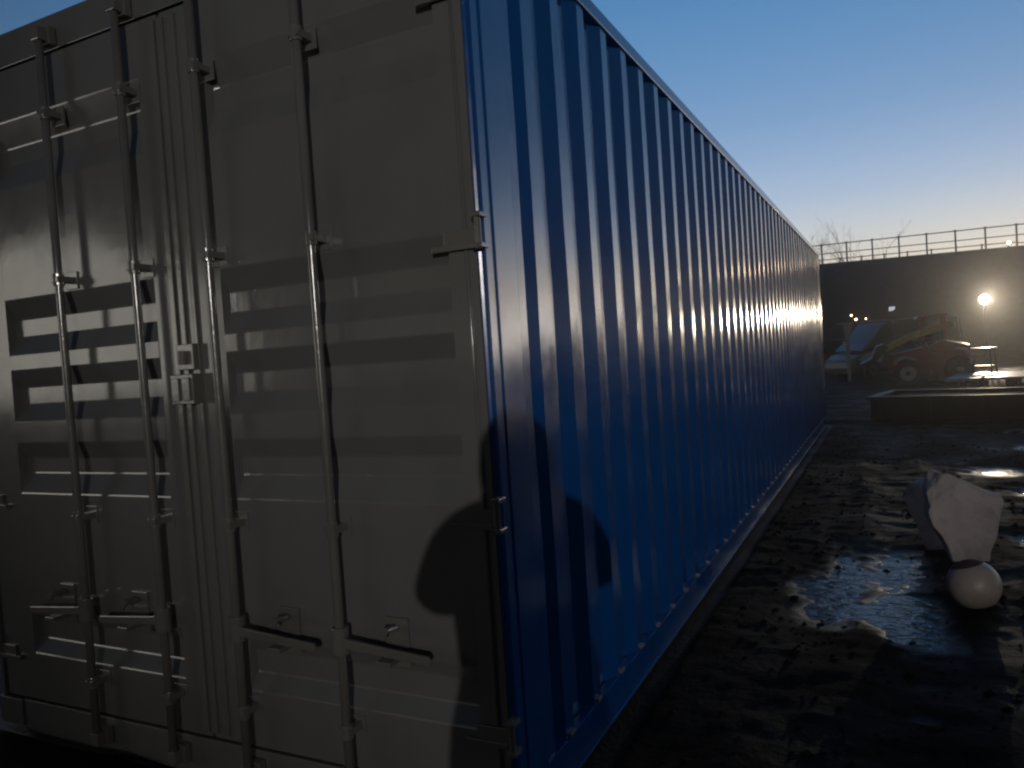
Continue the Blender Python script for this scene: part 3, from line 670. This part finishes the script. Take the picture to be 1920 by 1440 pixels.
# bench with a white top
bn = thing('trestle_bench', (3.4, 25.0, 0), 'trestle bench with a bright white top standing behind the panel stacks', 'bench', rz=R(-20))
MB().box((-.40, -.30, .86), (.40, .30, .91)).build('bench_top', WHITE, bn, origin=(0, 0, 0), bevel=.008)
for xx in (-.33, .33):
    for yy in (-.22, .22): MB().tube([(xx * 1.15, yy * 1.2, -.02), (xx, yy, .86)], .025, 8).build('leg', DARKST, bn, origin=(0, 0, 0))
MB().box((-.34, -.24, .35), (.34, .24, .375)).build('shelf', DARKST, bn, origin=(0, 0, 0))
# tap stand
tpn = thing('standpipe', (2.72, 23.3, 0), 'thin pipe with a small pale box at the left end of the panels', 'pipe')
MB().tube([(2.74, 22.5, -.05), (2.74, 22.5, .62)], .022, 8).build('pipe', GALV, tpn)
MB().box((2.64, 22.44, .36), (2.80, 22.54, .46)).build('box', PALE, tpn, bevel=.01)

# low open skip
sk = thing('low_tray', (2.3, 13.3, 0), 'wide low dark steel tray standing in the middle distance of the yard', 'tray', rz=R(-13))
def B(mb, nm, mat, **k): return mb.build(nm, mat, sk, origin=(0, 0, 0), **k)
B(MB().box((-1.48, -.80, .02), (1.60, -.76, .38)).box((-1.48, .76, .02), (1.60, .80, .38)).box((-1.48, -.76, .02), (-1.44, .76, .38)).box((1.56, -.76, .02), (1.60, .76, .38)).box((-1.44, -.76, .02), (1.56, .76, .06)), 'hull', RUBBER, bevel=.004)
B(MB().box((-1.53, -.86, .38), (1.65, -.74, .42)).box((-1.53, .74, .38), (1.65, .86, .42)).box((-1.53, -.74, .38), (-1.41, .74, .42)).box((1.53, -.74, .38), (1.65, .74, .42)), 'rim', RUBBER, bevel=.004)
for xx in (-1.40, -.6, .2, 1.0): B(MB().box((xx, -.845, .03), (xx + .07, -.80, .375)), 'rib', RUBBER, bevel=.003)
B(MB().box((-1.3, -.7, .06), (1.45, .7, .37)), 'load', MUD, bevel=.06)

# ------------------------------------------------------------------ the photographer, behind the lens, whose shadow falls on the corner
def skinned(name, verts, edges, radii, mat, parent, sub=2, roots=(0,)):
    me = bpy.data.meshes.new(name); me.from_pydata(verts, edges, [])
    o = bpy.data.objects.new(name, me); col.objects.link(o); o.parent = parent
    sm_ = o.modifiers.new('skin', 'SKIN'); sm_.use_smooth_shade = True
    lay = me.skin_vertices[0].data
    for i, r_ in enumerate(radii): lay[i].radius = (r_, r_) if not isinstance(r_, tuple) else r_
    for i in roots: lay[i].use_root = True
    sb = o.modifiers.new('sub', 'SUBSURF'); sb.levels = sub; sb.render_levels = sub
    me.materials.append(mat); return o
ph = thing('person', (1.312, -2.380, 0), 'person in long dark coat holding up a phone behind the camera, shadowing the container corner', 'person', rz=R(26.3))
# local frame: +y is the way the person faces, +x their right
V = [(0, 0, .95), (0, 0, 1.12), (0, -.01, 1.30), (0, 0, 1.42), (0, .01, 1.50), (0, .01, 1.56),
     (.18, -.01, 1.40), (.285, .03, 1.17), (.20, .22, 1.28), (.09, .335, 1.40),
     (-.18, -.01, 1.40), (-.265, .03, 1.21), (-.20, .22, 1.28), (-.09, .335, 1.40),
     (.10, 0, .88), (.115, .01, .50), (.12, -.02, .09), (.13, .15, .045),
     (-.10, 0, .88), (-.115, .01, .50), (-.12, -.02, .09), (-.13, .15, .045)]
Ed = [(0, 1), (1, 2), (2, 3), (3, 4), (4, 5), (3, 6), (6, 7), (7, 8), (8, 9), (3, 10), (10, 11), (11, 12), (12, 13), (0, 14), (14, 15), (15, 16), (16, 17), (0, 18), (18, 19), (19, 20), (20, 21)]
Rd = [(.16, .12), (.15, .12), (.17, .13), (.11, .09), .055, .055, .095, .080, .055, .035, .095, .080, .055, .035, .10, .07, .05, .045, .10, .07, .05, .045]
body = skinned('body', V, Ed, Rd, COAT, ph)
# coat skirt
ck = MB(); secs = [(1.36, .20, .14), (1.2, .215, .16), (1.02, .205, .165), (.85, .24, .19), (.6, .27, .21), (.38, .285, .22)]
vs = []; fs = []; sg_ = 28
for (z, a, b_) in secs:
    for k in range(sg_):
        th = k * 2 * math.pi / sg_; w_ = 1 + (.05 * math.sin(th * 7) if z < .9 else 0)
        vs.append((a * w_ * math.cos(th), b_ * w_ * math.sin(th), z))
for i in range(len(secs) - 1):
    for k in range(sg_): fs.append((i * sg_ + k, i * sg_ + (k + 1) % sg_, (i + 1) * sg_ + (k + 1) % sg_, (i + 1) * sg_ + k))
co_ = ck.add(vs, fs).build('coat', COAT, ph, origin=(0, 0, 0), smooth=True)
md = co_.modifiers.new('t', 'SOLIDIFY'); md.thickness = .012
# head with face
bm = bmesh.new(); bmesh.ops.create_uvsphere(bm, u_segments=32, v_segments=24, radius=1)
for v in bm.verts:
    x, y, z = v.co
    jaw = 1 - .28 * max(0, -z) ** 1.2
    px, py, pz = x * .076 * jaw, y * .095 * (1 - .12 * max(0, -z)) + .012, z * .118
    if y > 0:
        py += .022 * math.exp(-((px / .014) ** 2) - ((pz + .015) / .022) ** 2)      # nose
        py -= .010 * math.exp(-((abs(px) - .032) / .013) ** 2 - ((pz - .012) / .012) ** 2)   # eye sockets
        py += .006 * math.exp(-((px / .024) ** 2) - ((pz + .052) / .007) ** 2)      # lips
        py += .008 * math.exp(-((px / .02) ** 2) - ((pz + .092) / .018) ** 2)       # chin
    v.co = (px, py, pz + 1.595)
for f_ in bm.faces: f_.smooth = True
for s_ in (-1, 1):
    r_ = bmesh.ops.create_uvsphere(bm, u_segments=10, v_segments=8, radius=.02)
    for v in r_['verts']: v.co = (v.co.x * .35 + s_ * .076, v.co.y * .8 + .0, v.co.z * 1.5 + 1.592)
me = bpy.data.meshes.new('head'); bm.to_mesh(me); bm.free(); me.materials.append(SKIN)
hd = bpy.data.objects.new('head', me); col.objects.link(hd); hd.parent = ph
bm = bmesh.new(); bmesh.ops.create_uvsphere(bm, u_segments=32, v_segments=24, radius=1)
for v in bm.verts:
    x, y, z = v.co; px, py, pz = x * .112, y * .115 - .012, z * .134
    if z < 0: pz *= 1.5; px *= 1.05
    if y > .25 and z < .45: py = min(py, .02)
    n_ = 1 + .03 * noise.noise(Vector((x, y, z)) * 6); v.co = (px * n_, py * n_, pz + 1.605)
for f_ in bm.faces: f_.smooth = True
me = bpy.data.meshes.new('hair'); bm.to_mesh(me); bm.free(); me.materials.append(HAIR)
hr = bpy.data.objects.new('hair', me); col.objects.link(hr); hr.parent = ph
# hands: palm, four bent fingers and a thumb each, round the phone's edges
for s_ in (-1, 1):
    X = lambda a: s_ * a
    hv = [(X(.09), .335, 1.40), (X(.088), .365, 1.43), (X(.086), .385, 1.46)]; he = [(0, 1), (1, 2)]; hr_ = [(.026, .02), (.036, .018), (.036, .016)]
    for k, (dz, ln) in enumerate(((-.022, .055), (-.005, .066), (.013, .070), (.030, .062))):
        i = len(hv)
        hv += [(X(.080), .395, 1.465 + dz), (X(.074), .414, 1.467 + dz), (X(.060), .418 + .001 * k, 1.468 + dz), (X(.078 - ln * .55), .414, 1.468 + dz)]
        he += [(2, i), (i, i + 1), (i + 1, i + 2), (i + 2, i + 3)]; hr_ += [.010, .009, .0085, .0075]
    i = len(hv); hv += [(X(.078), .372, 1.470), (X(.066), .374, 1.490), (X(.052), .378, 1.500)]; he += [(1, i), (i, i + 1), (i + 1, i + 2)]; hr_ += [.012, .010, .008]
    skinned('hand', hv, he, hr_, SKIN, ph, sub=1)
# phone sits just under and behind the camera point
tp_ = MB().box((-.076, .388, 1.448), (.076, .397, 1.520)).build('phone', PHONE, origin=(0, 0, 0), bevel=.003)
tp_.location = ph.location; tp_.rotation_euler = ph.rotation_euler
tag(tp_, 'black phone held up sideways in both hands of the person in the dark coat', 'phone')

# ------------------------------------------------------------------ scattering volume added to imitate the lens glare round the lamps
hz = MB().box((-70, -40, -1.2), (60, 120, 22)).build('glare_haze', GLASS); hz.data.materials.clear()
m = bpy.data.materials.new('glare_haze'); m.use_nodes = True; t = m.node_tree; t.nodes.clear()
o_ = t.nodes.new('ShaderNodeOutputMaterial'); v_ = t.nodes.new('ShaderNodeVolumePrincipled')
v_.inputs['Density'].default_value = .0020; v_.inputs['Color'].default_value = (.9, .9, .92, 1); v_.inputs['Anisotropy'].default_value = .82
t.links.new(v_.outputs[0], o_.inputs['Volume']); hz.data.materials.append(m)
tag(hz, None, None, kind='stuff')
sc.cycles.volume_bounces = 0
